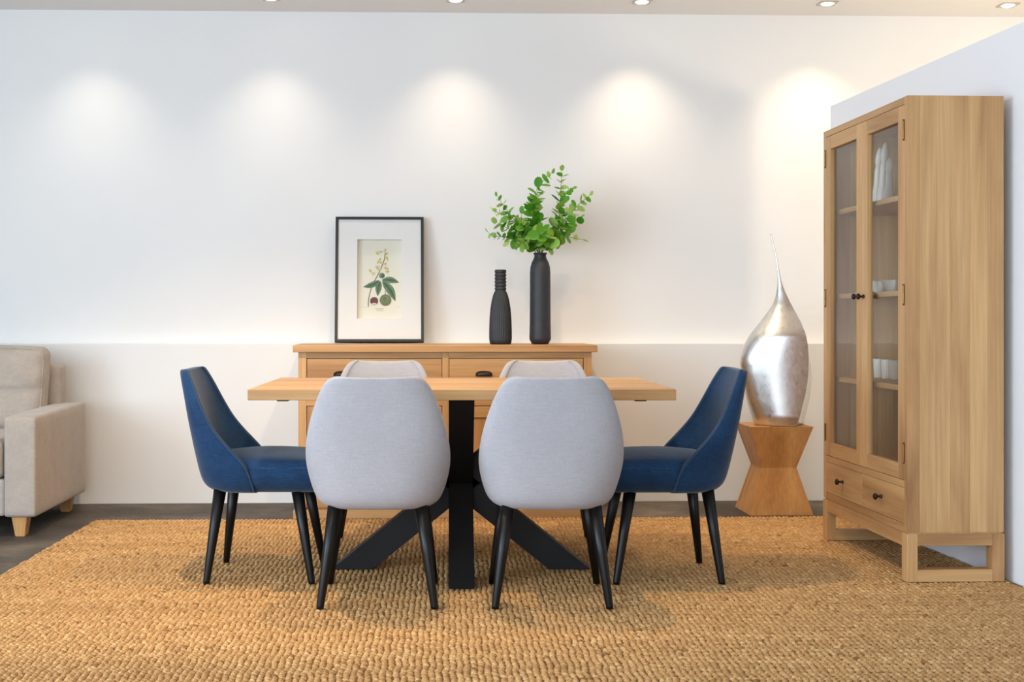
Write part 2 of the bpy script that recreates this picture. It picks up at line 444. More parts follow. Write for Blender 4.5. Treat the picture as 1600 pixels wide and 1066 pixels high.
# ------------------------------------------------------------------ ceiling spotlights along the wall
def make_spot(x, D, power, label, col, tilt=0.0):
    t = thing('ceiling_spotlight', label, 'spotlight', (x, D, CEIL), WA, 'recessed spotlights along the back wall')
    bm = bmesh.new()
    s, r, n = 0.049, 0.036, 32
    outer_lo, inner = [], []
    def sq(a):
        c, q = math.cos(a), math.sin(a); m = max(abs(c), abs(q)); return s*c/m, s*q/m
    top_o = [bm.verts.new((*sq(2*math.pi*(k+0.5)/n), 0.0)) for k in range(n)]
    low_o = [bm.verts.new((*sq(2*math.pi*(k+0.5)/n), -0.006)) for k in range(n)]
    low_i = [bm.verts.new((r*math.cos(2*math.pi*(k+0.5)/n), r*math.sin(2*math.pi*(k+0.5)/n), -0.006)) for k in range(n)]
    top_i = [bm.verts.new((r*math.cos(2*math.pi*(k+0.5)/n), r*math.sin(2*math.pi*(k+0.5)/n), 0.0)) for k in range(n)]
    for A, B in ((top_o, low_o), (low_o, low_i), (low_i, top_i)):
        for k in range(n): bm.faces.new((A[k], A[(k+1)%n], B[(k+1)%n], B[k]))
    bmesh.ops.recalc_face_normals(bm, faces=bm.faces)
    from_bm('bezel', bm, M_BEZEL, t)
    lathe('lamp', [(0.035, -0.0005), (0.035, -0.004), (0.030, -0.009), (0.018, -0.012), (0.004, -0.0128)], M_BULB, t, 24)
    tgt = (x, D + 0.62*math.tan(tilt)*2.2, CEIL-2.2*0.62)
    spot('spotlight_beam', (x, D, CEIL-0.02), (x, D+tilt, CEIL-1.0), power, 97, 1.0, 0.03, col)
    return t
SP = [(127, 11, (1.0, 0.86, 0.68), 'recessed ceiling spotlight nearest the sofa end of the wall'),
      (423, 12, (1.0, 0.86, 0.68), 'recessed ceiling spotlight between the sofa and the framed print'),
      (712, 15, (1.0, 0.82, 0.60), 'recessed ceiling spotlight above the framed print and the black vases'),
      (1003, 20, (1.0, 0.80, 0.56), 'recessed ceiling spotlight just right of the leafy branches'),
      (1293, 21, (1.0, 0.78, 0.52), 'recessed ceiling spotlight above the silver sculpture and cabinet front'),
      (1575, 32, (1.0, 0.78, 0.52), 'rightmost recessed ceiling spotlight above the partition end')]
for i, (px, pw, cl, lb) in enumerate(SP):
    x = (px-700)/286.0; D = 6.64 + 0.037*x; x = (px-700)*D/F
    make_spot(x, D, pw*1.55, lb, cl)

# ------------------------------------------------------------------ dining table
TX, TY = 0.052, 5.015
tb = thing('dining_table', 'oak dining table with black crossed steel base', 'table', (TX, TY, 0))
TW, TDp, TZ, TT = 0.806, 0.445, 0.760, 0.041
bm = bmesh.new(); add_box(bm, -TW, TW, -TDp, TDp, TZ-TT, TZ, 0.0025, 2)
from_bm('tabletop', bm, W_TAB[0], tb)
for sx in (-1, 1):
    box('stiffener_bar', sx*0.68-0.022, sx*0.68+0.022, -0.40, 0.40, TZ-TT-0.007, TZ-TT, M_BLACK, tb, 0.002)
def beam(name, p0, p1, width, thick, wide_axis, parent, cut_z):
    """rectangular steel bar from p0 to p1, ends cut level"""
    p0, p1 = Vector(p0), Vector(p1); d = (p1-p0).normalized()
    w = Vector(wide_axis).normalized(); nrm = d.cross(w).normalized()
    bm = bmesh.new(); ends = []
    for p in (p0, p1):
        ring = []
        for a, b in ((-1,-1), (1,-1), (1,1), (-1,1)):
            q = p + w*a*width/2 + nrm*b*thick/2
            t = (p.z - q.z)/d.z            # slide along the bar so the end is level
            ring.append(bm.verts.new(q + d*t))
        ends.append(ring)
    for k in range(4): bm.faces.new((ends[0][k], ends[0][(k+1)%4], ends[1][(k+1)%4], ends[1][k]))
    bm.faces.new(ends[0]); bm.faces.new(ends[1])
    bmesh.ops.recalc_face_normals(bm, faces=bm.faces)
    bmesh.ops.bevel(bm, geom=bm.edges[:], offset=0.003, segments=2, affect='EDGES')
    return from_bm(name, bm, M_BLACK, parent)
ZC = 0.355
for sgn in (-1, 1):
    beam('leg', (sgn*0.445, 0, 0.001), (-sgn*0.0, 0, ZC), 0.098, 0.105, (0,1,0), tb, 0)
    beam('support_arm', (0, 0, ZC), (sgn*0.445, 0, TZ-TT), 0.098, 0.105, (0,1,0), tb, 0)
    beam('leg', (0, sgn*0.335, 0.001), (0, 0, ZC), 0.0975, 0.105, (1,0,0), tb, 0)
    beam('support_arm', (0, 0, ZC), (0, sgn*0.335, TZ-TT), 0.0975, 0.105, (1,0,0), tb, 0)

# ------------------------------------------------------------------ chairs (local: faces +y)
PROF = [  # z, half width, back y, wing front y, thickness
 (0.345, 0.176, -0.190, -0.014, 0.050), (0.3525, 0.203, -0.216, -0.015, 0.052), (0.368, 0.222, -0.236, -0.017, 0.052), (0.390, 0.235, -0.250, -0.021, 0.052),
 (0.430, 0.248, -0.261, -0.032, 0.052), (0.475, 0.258, -0.270, -0.056, 0.050), (0.515, 0.262, -0.277, -0.095, 0.048),
 (0.560, 0.260, -0.284, -0.138, 0.046), (0.610, 0.252, -0.293, -0.178, 0.044), (0.660, 0.240, -0.302, -0.206, 0.042),
 (0.710, 0.224, -0.311, -0.230, 0.040), (0.760, 0.204, -0.321, -0.252, 0.038), (0.793, 0.188, -0.328, -0.268, 0.036),
 (0.813, 0.174, -0.332, -0.278, 0.035), (0.825, 0.160, -0.334, -0.285, 0.033), (0.833, 0.138, -0.335, -0.290, 0.028)]
MSEG = 20
def shell_ring(z, w, yb, yf, t):
    def U(w, yb, yf, nx=2.9):
        out = []
        for k in range(MSEG+1):
            a = (k/MSEG*2-1)*math.pi/2
            s, c = math.sin(a), math.cos(a)
            out.append((w*math.copysign(abs(s)**(2/nx), s), yf-(yf-yb)*max(c, 0)**(2/nx), a))
        return out
    o = U(w, yb, yf); i = U(w-t*0.8, min(yb+t, yf-0.006), yf, 2.0)
    lp = [(x, y) for x, y, a in o] + [(w-t*0.4, yf+0.003)] + [(x, y) for x, y, a in reversed(i)] + [(-(w-t*0.4), yf+0.003)]
    res = []
    for x, y in lp:
        dz = 0.0
        if z > 0.7: dz = -0.010*max(0, 1-(x/0.2)**2)*(z-0.7)/0.133
        res.append(Vector((x, y, z+dz)))
    return res
def make_chair(name, label, cat, mat, pipe, group):
    t = thing(name, label, cat, (0,0,0), 0, group)
    rings = [shell_ring(*p) for p in PROF]
    n = len(rings[0]); M1 = MSEG+1
    vs = [v for r in rings for v in r]; fs = []
    for i in range(len(rings)-1):
        for k in range(n):
            fs.append((i*n+k, i*n+(k+1)%n, (i+1)*n+(k+1)%n, (i+1)*n+k))
    for base, flip in ((0, True), ((len(rings)-1)*n, False)):
        for k in range(MSEG):
            q = (base+k, base+k+1, base+M1+1+(MSEG-k-1), base+M1+1+(MSEG-k))
            fs.append(tuple(reversed(q)) if flip else q)
        fs.append((base+M1-1, base+M1, base+M1+1)); fs.append((base+2*M1, base+2*M1+1, base))
    sh = from_py('backrest', vs, fs, mat, t, True)
    sub = sh.modifiers.new('sub', 'SUBSURF'); sub.levels = 2; sub.render_levels = 2
    # piping along the outer front edge
    pts = []
    wing_piping = 'navy' in label
    def edge(p, s): return Vector((s*(p[1]-0.0045), p[3]-0.003, p[0]))
    for p in PROF[1:-1]: pts.append(edge(p, -1))
    top = shell_ring(*PROF[-1])[:M1]
    for v in top[2:-2]: pts.append(v + Vector((0, 0.004, -0.0035)))
    for p in reversed(PROF[1:-1]): pts.append(edge(p, 1))
    # smooth the polyline
    for _ in range(2):
        q = [pts[0]]
        for a, b in zip(pts, pts[1:]): q += [a*0.75+b*0.25, a*0.25+b*0.75]
        pts = q + [pts[-1]]
    if wing_piping: tube('piping', pts, 0.0030, pipe, sh, 6)
    def dome(q):
        x, y, z = q
        if z > 0.42:
            e = max(0, 1-(x/0.243)**2)*max(0, 1-((y-0.008)/0.24)**2)
            z += 0.034*e**0.6
        if z < 0.44: x *= 1 - 0.25*((0.44-z)/0.092)**2.2
        t = max(0.0, min(1.0, (-0.05-y)/0.04)); x *= 1-0.22*t*t*(3-2*t)
        y = max(y, -0.175)
        k = max(0.0, y-0.05)/0.19
        return Vector((x*(1-0.05*k*k), y, z))
    st = cushion('seat', (0, 0.010, 0.4095), (0.243, 0.232, 0.0615), 0.022, mat, t, 12, dome)
    # seam round the seat's top edge
    sp = []
    for k in range(60):
        a = 2*math.pi*k/60
        s, c = math.sin(a), math.cos(a)
        x = 0.2425*math.copysign(abs(c)**(2/12), c); y = 0.010+0.2315*math.copysign(abs(s)**(2/12), s)
        t_ = max(0.0, min(1.0, (-0.05-y)/0.04)); x *= 1-0.22*t_*t_*(3-2*t_); y = max(y, -0.175)
        kk = max(0.0, y-0.05)/0.19
        sp.append((x*(1-0.05*kk*kk), y, 0.452))
    sp = [p for p in sp]; sp.append(sp[0])
    tube('piping', sp, 0.0022, pipe, st, 6)
    for sx in (-1, 1):
        for (yt, yb_) in ((-0.158, -0.205), (0.140, 0.205)):
            p0 = Vector((sx*0.152, yt, 0.372)); p1 = Vector((sx*0.203, yb_, 0.004))
            bm = bmesh.new(); add_tube(bm, [p0, p0.lerp(p1, 0.5), p0.lerp(p1, 0.985), p1], [0.0255, 0.0195, 0.0128, 0.0120], 20)
            for v in bm.verts:
                if v.co.z < 0.0041+0.006 and v.co.z < 0.0095: v.co.z = max(v.co.z, 0.0) if v.co.z > 0.008 else 0.0005
            bmesh.ops.recalc_face_normals(bm, faces=bm.faces)
            from_bm('leg', bm, M_LEGB, t, True)
    return t
g0 = make_chair('upholstered_dining_chair', 'light grey upholstered chair with its back to us, on the left', 'chair', M_GREY, M_GREYP, 'grey upholstered dining chairs along the table sides')
g0.location = (-0.252, 4.505, 0); g0.rotation_euler = (0, 0, R(0.5))
dup(g0, (0.371, 4.505, 0), R(-0.5), 'light grey upholstered chair with its back to us, on the right')
dup(g0, (-0.300, 5.485, 0), R(180.6), 'light grey chair behind the table below the framed print')
dup(g0, (0.447, 5.50, 0), R(179.2), 'light grey chair behind the table below the leafy vase')
b0 = make_chair('upholstered_dining_chair', 'navy blue velvet chair at the table end nearest the sofa', 'chair', M_BLUE, M_BLUEP, 'navy velvet dining chairs at the table ends')
b0.location = (-0.73, 4.91, 0); b0.rotation_euler = (0, 0, R(-90.5))
dup(b0, (0.852, 4.90, 0), R(90.5), 'navy blue velvet chair at the table end nearest the silver sculpture')

# ------------------------------------------------------------------ sideboard
SX, SY = -0.012, 6.30
sb = thing('sideboard', 'oak sideboard with drawers and cup handles behind the table', 'sideboard', (SX, SY, FZ), WA)
SWd = 0.79; SH = 0.886-FZ; SDp = 0.47
box('top', -SWd, SWd, 0, SDp+0.03, SH-0.036, SH, W_SID[0], sb, 0.003)
box('plinth', -SWd+0.002, SWd-0.002, 0.002, SDp, 0.0, 0.045, W_SID[0], sb, 0.003)
BX = SWd-0.026; FY = 0.03
Z0, Z1 = 0.045, SH-0.036
box('carcass', -BX, BX, FY+0.022, SDp, Z0, Z1, W_SID[2], sb, 0.001)
box('stile', -BX, -BX+0.042, FY, FY+0.022, Z0, Z1, W_SID[2], sb, 0.0015)
box('stile', BX-0.042, BX, FY, FY+0.022, Z0, Z1, W_SID[2], sb, 0.0015)
box('stile', -0.017, 0.017, FY, FY+0.022, Z0, Z1, W_SID[2], sb, 0.0015)
DZ1 = SH-0.068; DZ0 = DZ1-0.215
def cup_handle(parent, x, z):
    bm = bmesh.new(); n = 14; m = 6
    w, h, dpt = 0.042, 0.024, 0.024
    grid = []
    for i in range(n+1):
        a = math.pi*i/n
        rowv = []
        for j in range(m+1):
            b = math.pi/2*j/m
            rowv.append(bm.verts.new((x - w*math.cos(a)*1.0, FY+0.004 - dpt*math.sin(a)**0.6*math.sin(b), z - 0.006 + h*math.sin(a)**0.5*math.cos(b))))
        grid.append(rowv)
    for i in range(n):
        for j in range(m):
            try: bm.faces.new((grid[i][j], grid[i+1][j], grid[i+1][j+1], grid[i][j+1]))
            except ValueError: pass
    bmesh.ops.remove_doubles(bm, verts=bm.verts, dist=1e-5)
    bmesh.ops.solidify(bm, geom=bm.faces[:], thickness=0.002)
    bmesh.ops.recalc_face_normals(bm, faces=bm.faces)
    from_bm('handle', bm, M_KNOB, parent, True)
for s in (-1, 1):
    xa, xb = (-BX+0.042, -0.017) if s < 0 else (0.017, BX-0.042)
    box('top_rail', xa, xb, FY, FY+0.022, DZ1, Z1, W_SID[0], sb, 0.0015)
    dr = box('drawer', xa+0.003, xb-0.003, FY+0.004, FY+0.022, DZ0+0.003, DZ1-0.003, W_SID[0], sb, 0.0015)
    for hx in (0.26, 0.74):
        cup_handle(dr, xa+(xb-xa)*hx, (DZ0+DZ1)/2 + 0.022)
    box('middle_rail', xa, xb, FY, FY+0.022, DZ0-0.032, DZ0, W_SID[0], sb, 0.0015)
    dz0, dz1 = Z0+0.012, DZ0-0.035
    door = thing('door', '', '') ; del door['label']; del door['category']; door.parent = sb
    box('door_stile', xa+0.003, xa+0.062, FY+0.003, FY+0.022, dz0, dz1, W_SID[2], door, 0.0015)
    box('door_stile', xb-0.062, xb-0.003, FY+0.003, FY+0.022, dz0, dz1, W_SID[2], door, 0.0015)
    box('door_rail', xa+0.062, xb-0.062, FY+0.003, FY+0.022, dz1-0.06, dz1, W_SID[0], door, 0.0015)
    box('door_rail', xa+0.062, xb-0.062, FY+0.003, FY+0.022, dz0, dz0+0.06, W_SID[0], door, 0.0015)
    box('door_panel', xa+0.062, xb-0.062, FY+0.011, FY+0.022, dz0+0.06, dz1-0.06, W_SID[2], door, 0.001)

# ------------------------------------------------------------------ framed print leaning on the wall
STOP = 0.886
fr_w, fr_h = 0.496, 0.714
fcx = (591-700)/F*6.66
lean_a = math.atan2(0.245, fr_h)
yb_ = wy(fcx)+0.085 - 0.142
fr = thing('framed_print', 'black framed botanical print with a wide white mat, leaning on the wall', 'picture', (fcx, yb_-0.02, STOP+0.0085), WA, None)
fr.rotation_euler = (-R(9.0), 0, WA + R(0.4))
ft, fd = 0.0155, 0.046
box('frame_rail', -fr_w/2, -fr_w/2+ft, 0, fd, 0, fr_h, M_FRAME, fr, 0.001)
box('frame_rail', fr_w/2-ft, fr_w/2, 0, fd, 0, fr_h, M_FRAME, fr, 0.001)
box('frame_rail', -fr_w/2+ft, fr_w/2-ft, 0, fd, fr_h-ft, fr_h, M_FRAME, fr, 0.001)
box('frame_rail', -fr_w/2+ft, fr_w/2-ft, 0, fd, 0, ft, M_FRAME, fr, 0.001)
box('backing_board', -fr_w/2+ft, fr_w/2-ft, fd-0.004, fd-0.001, ft, fr_h-ft, M_FRAME, fr, 0)
# opening of the mat, in local metres
mx0, mx1, mz0, mz1 = -0.1255, 0.125, 0.133, 0.585
YM0, YM1 = 0.007, 0.036
boxes('mat', [(-fr_w/2+ft, mx0, YM0, YM1, ft, fr_h-ft), (mx1, fr_w/2-ft, YM0, YM1, ft, fr_h-ft),
    (mx0, mx1, YM0, YM1, mz1, fr_h-ft), (mx0, mx1, YM0, YM1, ft, mz0)], M_MAT, fr, 0)
pp = box('print_sheet', mx0-0.01, mx1+0.01, YM1, YM1+0.003, mz0-0.01, mz1+0.01, M_PAPER, fr, 0)
box('glass_pane', -fr_w/2+ft, fr_w/2-ft, 0.0035, 0.0055, ft, fr_h-ft, M_GLASS, fr, 0)
# the drawing: flat printed shapes on the sheet (u,v = zoomed drawing coordinates)
U0, V0, US = 372.0, 965.0, (mz1-mz0)/(965-95)
def art(u, v): return ((u-U0)*US*0.99 + (mx0+mx1)/2 + 0.001, mz0 + (V0-v)*US)
M_INK = [plain('ink_leaf_green', srgb(112,138,112), 0.9, 0, 0.18, 40), plain('ink_dark_green', srgb(78,104,80), 0.9, 0, 0.15, 40),
         plain('ink_yellow', srgb(222,206,120), 0.9, 0, 0.15, 60), plain('ink_olive', srgb(124,124,78), 0.9, 0, 0.2, 25),
         plain('ink_brown', srgb(110,70,66), 0.9, 0, 0.2, 40), plain('ink_grey', srgb(176,168,158), 0.9, 0, 0.1, 40),
         plain('ink_stem', srgb(120,110,88), 0.9, 0, 0.1, 40), plain('ink_pale', srgb(226,212,196), 0.9, 0, 0.05, 40)]
layer = [0]
def flat(bm, pts, mi):
    layer[0] += 1
    yy = YM1 - 0.0003 - layer[0]*0.000012
    f = bm.faces.new([bm.verts.new((art(*p)[0], yy, art(*p)[1])) for p in pts]); f.material_index = mi
def disc(bm, u, v, r, mi, ry=None, n=24):
    flat(bm, [(u+r*math.cos(2*math.pi*k/n), v+(ry or r)*math.sin(2*math.pi*k/n)) for k in range(n)], mi)
def leaf2(bm, p0, p1, w, mi, bend=0.0):
    a, b = Vector((p0[0], p0[1])), Vector((p1[0], p1[1])); d = b-a; nn = Vector((-d.y, d.x)).normalized()
    left, right = [], []
    for k in range(13):
        t = k/12
        c = a + d*t + nn*bend*math.sin(math.pi*t); ww = w*math.sin(math.pi*t**0.85)**0.9
        left.append(tuple(c+nn*ww)); right.append(tuple(c-nn*ww))
    flat(bm, left + right[-2:0:-1], mi)
def line2(bm, pts, w, mi):
    for (a, b) in zip(pts, pts[1:]):
        a, b = Vector(a), Vector(b); nn = Vector((-(b-a).y, (b-a).x)).normalized()*w
        flat(bm, [tuple(a+nn), tuple(b+nn), tuple(b-nn), tuple(a-nn)], mi)
bm = bmesh.new()
line2(bm, [(248,828), (250,760), (262,690), (290,590), (335,510), (385,410), (425,300), (432,230)], 5, 6)
for p0, p1, w, bd in [((372,540),(190,612),32,-14), ((378,545),(350,712),34,6), ((400,545),(545,768),44,-18), ((395,535),(585,562),36,-14)]:
    leaf2(bm, p0, p1, w, 0, bd); leaf2(bm, p0, p1, w*0.35, 1, bd); line2(bm, [p0, p1], 1.5, 1) if bd == 0 else None
disc(bm, 396, 486, 32, 0); disc(bm, 405, 490, 18, 1)
rr = random.Random(5)
for (u, v) in [(345,245),(385,225),(430,205),(440,240),(455,295),(375,300),(355,335),(380,345),(430,350),(350,390),(360,420),(450,415),(455,440),(440,400),(270,440),(300,460)]:
    for k in range(4):
        a = rr.uniform(0, 6.28); r = rr.uniform(20, 34)
        leaf2(bm, (u, v), (u+r*math.cos(a), v+r*math.sin(a)), 9, 2 if k else 7)
    disc(bm, u, v, 5, 3)
disc(bm, 436, 756, 64, 3); disc(bm, 432, 748, 44, 0); disc(bm, 430, 745, 24, 3); line2(bm, [(434,692),(432,650)], 3, 4)
disc(bm, 312, 766, 44, 4); disc(bm, 312, 796, 26, 7, 10)
line2(bm, [(325,850),(415,850)], 3, 5); line2(bm, [(335,868),(410,868)], 2, 5); line2(bm, [(150,832),(225,830)], 1, 5); line2(bm, [(530,832),(595,830)], 1, 5)
from_bm('printed_drawing', bm, M_INK, pp)
tube('hanging_wire', [(-0.145, fd, fr_h-0.004), (-0.155, fd+0.006, fr_h+0.03), (-0.163, fd+0.008, fr_h+0.045)], 0.0009, M_BEZEL, fr, 5)

# ------------------------------------------------------------------ vases and branches
v1 = P(782, 537, 6.56); v2 = P(844, 537, 6.58)
def ribs(a, r, z): 
    return 0.0016*math.cos(36*a) if z < 0.275 and z > 0.01 else 0.0
prof = [(0.052, 0.0), (0.058, 0.004), (0.0598, 0.03), (0.0595, 0.08), (0.0575, 0.14), (0.053, 0.19), (0.046, 0.235), (0.037, 0.268), (0.031, 0.285)]
for k in range(6):
    z = 0.288 + k*0.0185
    prof += [(0.0285, z), (0.0285, z+0.003), (0.0315, z+0.0055), (0.0315, z+0.0145), (0.0285, z+0.017)]
prof += [(0.0315, 0.400), (0.0255, 0.401), (0.0235, 0.385), (0.0235, 0.30), (0.006, 0.29)]
va = lathe('ribbed_bottle_vase', prof, M_VASE, None, 144, rib=ribs)
va.location = (v1.x, v1.y, STOP+0.001); tag(va, 'shorter black ribbed bottle vase with a banded neck on the sideboard', 'vase')
prof = [(0.040, 0.0), (0.046, 0.002), (0.0575, 0.024), (0.0585, 0.032), (0.0565, 0.12), (0.0555, 0.25), (0.0555, 0.38), (0.0530, 0.415), (0.0455, 0.442),
        (0.0370, 0.458), (0.0325, 0.470), (0.0315, 0.478), (0.036, 0.489), (0.0385, 0.4925), (0.0345, 0.4925), (0.028, 0.48), (0.028, 0.36), (0.008, 0.35)]
vb = lathe('tall_vase', prof, M_VASE, None, 64)
vb.location = (v2.x, v2.y, STOP+0.001); tag(vb, 'taller black matte vase holding green branches on the sideboard', 'vase')

br = thing('eucalyptus_branches', 'bunch of green round-leaved eucalyptus branches in the tall black vase', 'plant', (v2.x, v2.y, STOP+0.48))
def leaf_mesh(name, elong):
    n = 12; vs = [(0, 0.5*elong, -0.06)]; fs = []
    for k in range(n):
        a = 2*math.pi*k/n
        x, y = 0.5*math.sin(a), 0.5*elong*(1-math.cos(a))
        vs.append((x, y, 0.09*(abs(x)*2)**2 + 0.06*(y-0.4)**2))
    for k in range(n): fs.append((0, 1+k, 1+(k+1) % n))
    me = bpy.data.meshes.new(name); me.from_pydata(vs, [], fs); me.update()
    me.polygons.foreach_set('use_smooth', [True]*len(me.polygons)); me.materials.append(M_LEAF)
    return me
LEAVES = [leaf_mesh('leaf', e) for e in (0.92, 1.05, 1.25)]
PXM = F/6.58*7.106        # drawing pixels per metre at the vase
def bp(u, v, d): return Vector(((u-668)/PXM, d, (1018-v)/PXM+0.012))
STEMS = [  # points from tip to mouth, depth at the tip, leaf size at base / tip, first leafed share, pair spacing
 ([(90,790),(150,835),(240,835),(350,860),(480,920),(620,1010)], -0.03, 62, 40, 0.95, 52),
 ([(195,372),(235,440),(300,530),(350,600),(440,740),(560,880),(650,1010)], 0.05, 84, 46, 0.9, 60),
 ([(142,552),(190,575),(290,610),(390,690),(500,820),(640,1010)], -0.08, 92, 36, 0.9, 50),
 ([(800,118),(720,195),(672,262),(632,370),(600,540),(615,700),(640,850),(665,1010)], 0.03, 100, 62, 0.95, 62),
 ([(625,300),(600,420),(585,540),(600,640),(640,800),(668,1010)], -0.06, 118, 80, 0.95, 66),
 ([(908,102),(904,200),(898,300),(893,400),(893,520),(880,650),(820,820),(690,1010)], 0.0, 104, 58, 0.95, 74),
 ([(1046,285),(1000,312),(945,390),(905,480),(880,600),(800,830),(690,1010)], 0.07, 92, 36, 0.9, 58),
 ([(1206,380),(1150,432),(1090,480),(1030,545),(970,650),(880,780),(690,1010)], -0.05, 100, 54, 0.9, 62),
 ([(1122,615),(1060,650),(960,720),(850,840),(690,1010)], 0.06, 104, 56, 0.9, 60),
 ([(1118,875),(1040,860),(970,850),(850,890),(760,950),(680,1010)], -0.07, 74, 54, 0.95, 90),
 ([(450,600),(450,700),(510,800),(580,900),(650,1010)], -0.10, 80, 56, 0.9, 60),
 ([(190,680),(260,720),(360,770),(480,850),(620,1010)], -0.01, 96, 62, 0.9, 50),
 ([(420,940),(500,900),(590,930),(650,1010)], -0.10, 84, 70, 0.95, 48),
 ([(640,800),(655,880),(668,1010)], -0.12, 118, 104, 0.95, 40),
 ([(560,980),(610,960),(650,1010)], -0.09, 96, 84, 0.95, 40),
 ([(800,985),(740,950),(690,1010)], -0.08, 92, 84, 0.95, 40),
 ([(740,830),(720,900),(680,1010)], -0.10, 110, 88, 0.95, 44),
 ([(340,880),(400,850),(500,860),(600,930),(650,1010)], 0.08, 84, 62, 0.9, 56),
 ([(520,700),(560,800),(620,900),(660,1010)], 0.09, 92, 70, 0.9, 50),
]
rr = random.Random(21)
for pts, dtip, s0, s1, share, gap in STEMS:
    m = len(pts)
    P3 = [bp(u, v, dtip*(1-i/(m-1))**1.2) for i, (u, v) in enumerate(pts)]
    P3.append(Vector((rr.uniform(-0.008, 0.008), rr.uniform(-0.008, 0.008), -0.09)))
    # Catmull-Rom
    fine = []
    for i in range(len(P3)-1):
        a, b, c, d = P3[max(i-1,0)], P3[i], P3[i+1], P3[min(i+2, len(P3)-1)]
        for k in range(5):
            t = k/5
            fine.append(0.5*((2*b)+(c-a)*t+(2*a-5*b+4*c-d)*t*t+(3*b-a-3*c+d)*t**3))
    fine.append(P3[-1])
    nf = len(fine)
    st = tube('stem', fine, [0.0011+0.0016*i/nf for i in range(nf)], M_STEM, br, 6)
    # opposite pairs of leaves along the stem
    total = 0.0; nxt = 0.0; pair = 0
    length = sum((b-a).length for a, b in zip(fine[:-6], fine[1:-5]))
    first = True
    for a, b in zip(fine[:-6], fine[1:-5]):
        seg = (b-a).length
        while nxt <= total+seg and nxt <= length*share*0.93:
            t = (nxt-total)/max(seg, 1e-6); c = a.lerp(b, t); d = (a-b).normalized()
            fr_ = nxt/max(length, 1e-6)
            size = 1.2*(s1+(s0-s1)*min(1, fr_*1.6))/PXM*rr.uniform(0.88, 1.12)
            base = rr.uniform(0, 6.28) if pair == 0 else base + math.pi/2 + rr.uniform(-0.4, 0.4)
            x = d.orthogonal().normalized(); y = d.cross(x)
            for q in (() if c.z < 0.040 else (0,) if first else (0, 1)):
                an = base + q*math.pi
                out = (x*math.cos(an) + y*math.sin(an) + d*rr.uniform(0.15, 0.75)).normalized()
                if first: out = (d + out*0.3).normalized()
                side = out.cross(d)
                if side.length < 0.05: side = x
                side = side.normalized(); nrm = side.cross(out).normalized()
                # leaves twist towards the room
                tw = rr.uniform(-0.7, 0.7)
                side2 = side*math.cos(tw) + nrm*math.sin(tw); nrm2 = side2.cross(out)
                lf = bpy.data.objects.new('leaf', rr.choice(LEAVES)); COL.objects.link(lf); lf.parent = st
                mt = Matrix(((side2.x, out.x, nrm2.x, c.x), (side2.y, out.y, nrm2.y, c.y), (side2.z, out.z, nrm2.z, c.z), (0,0,0,1)))
                lf.matrix_local = mt @ Matrix.Diagonal((size, size, size, 1))
            first = False; pair += 1
            nxt += gap/PXM*rr.uniform(0.85, 1.15)
        total += seg

# ------------------------------------------------------------------ sofa
so = thing('sofa', 'taupe fabric sofa cut by the left edge, with tapered wooden feet', 'sofa', (-1.945, 5.74, FZ), R(1.2))
# local: x from 0 (outer face of the visible arm) to -1.6, y from 0 (front) to 0.88 (back)
SWs = 1.62
def soft(name, x0, x1, y0, y1, z0, z1, r, par, fn=None, n=10):
    return cushion(name, ((x0+x1)/2, (y0+y1)/2, (z0+z1)/2), ((x1-x0)/2, (y1-y0)/2, (z1-z0)/2), r, M_SOFA, par, n, fn)
def armfn(q):
    k = max(0, (q.z-0.3)/0.28)
    return Vector((q.x, q.y, q.z + 0.012*k*math.sin(min(1, max(0, q.y/0.88))*math.pi/2)))
for x0 in (-0.155, -SWs):
    soft('arm', x0, x0+0.155, 0, 0.87, 0.096, 0.572, 0.018, so, armfn)
box('base', -SWs+0.155, -0.155, 0.02, 0.86, 0.10, 0.275, M_SOFA, so, 0.012)
soft('backrest', -SWs+0.12, -0.105, 0.74, 0.875, 0.12, 0.795, 0.03, so)
mid = -SWs/2
for x0, x1 in ((mid, -0.158), (-SWs+0.158, mid)):
    def pf(q, x0=x0, x1=x1):
        e = max(0, 1-((q.x-(x0+x1)/2)/((x1-x0)/2))**2)*max(0, 1-((q.y-0.32)/0.36)**2)
        return Vector((q.x, q.y, q.z + (0.02*e**0.7 if q.z > 0.37 else 0)))
    soft('seat_cushion', x0+0.004, x1-0.004, 0.0, 0.66, 0.277, 0.455, 0.03, so, pf)
    def bf(q, x0=x0, x1=x1):
        cx = (x0+x1)/2; hx = (x1-x0)/2
        u = (q.x-cx)/hx; w = (q.z-0.66)/0.22
        e = max(0, 1-u**4)*max(0, 1-w**4)
        crease = 0.026*math.exp(-((q.z-0.665)/0.014)**2)
        y = q.y + (q.z-0.45)*0.22
        if q.y < 0.66: y += -0.045*e + crease*max(0, 1-u**8)
        crumple = 0.004*math.sin(q.x*23+q.z*31)*math.sin(q.z*17+1) + 0.0025*math.sin(q.x*61-q.z*47)*abs(u)**3
        return Vector((q.x, y+crumple, q.z + 0.012*max(0, 1-u*u)*(1 if q.z > 0.8 else 0)))
    soft('back_cushion', x0+0.004, x1-0.004+ (0.012 if x1 > -0.3 else 0), 0.545, 0.68, 0.455, 0.885, 0.05, so, bf, 40)
    bcu = [o_ for o_ in so.children if o_.name.startswith('back_cushion')][-1]
    xe0, xe1 = x0+0.004+0.012, x1-0.004+(0.012 if x1 > -0.3 else 0)-0.012
    loop = []
    for k in range(81):
        a = 2*math.pi*k/80; c_, s_ = math.cos(a), math.sin(a)
        q = Vector(((xe0+xe1)/2 + (xe1-xe0)/2*math.copysign(abs(c_)**0.22, c_), 0.556, 0.67 + 0.203*math.copysign(abs(s_)**0.22, s_)))
        loop.append(bf(q))
    tube('seam', loop, 0.0035, M_SOFA, bcu, 6)
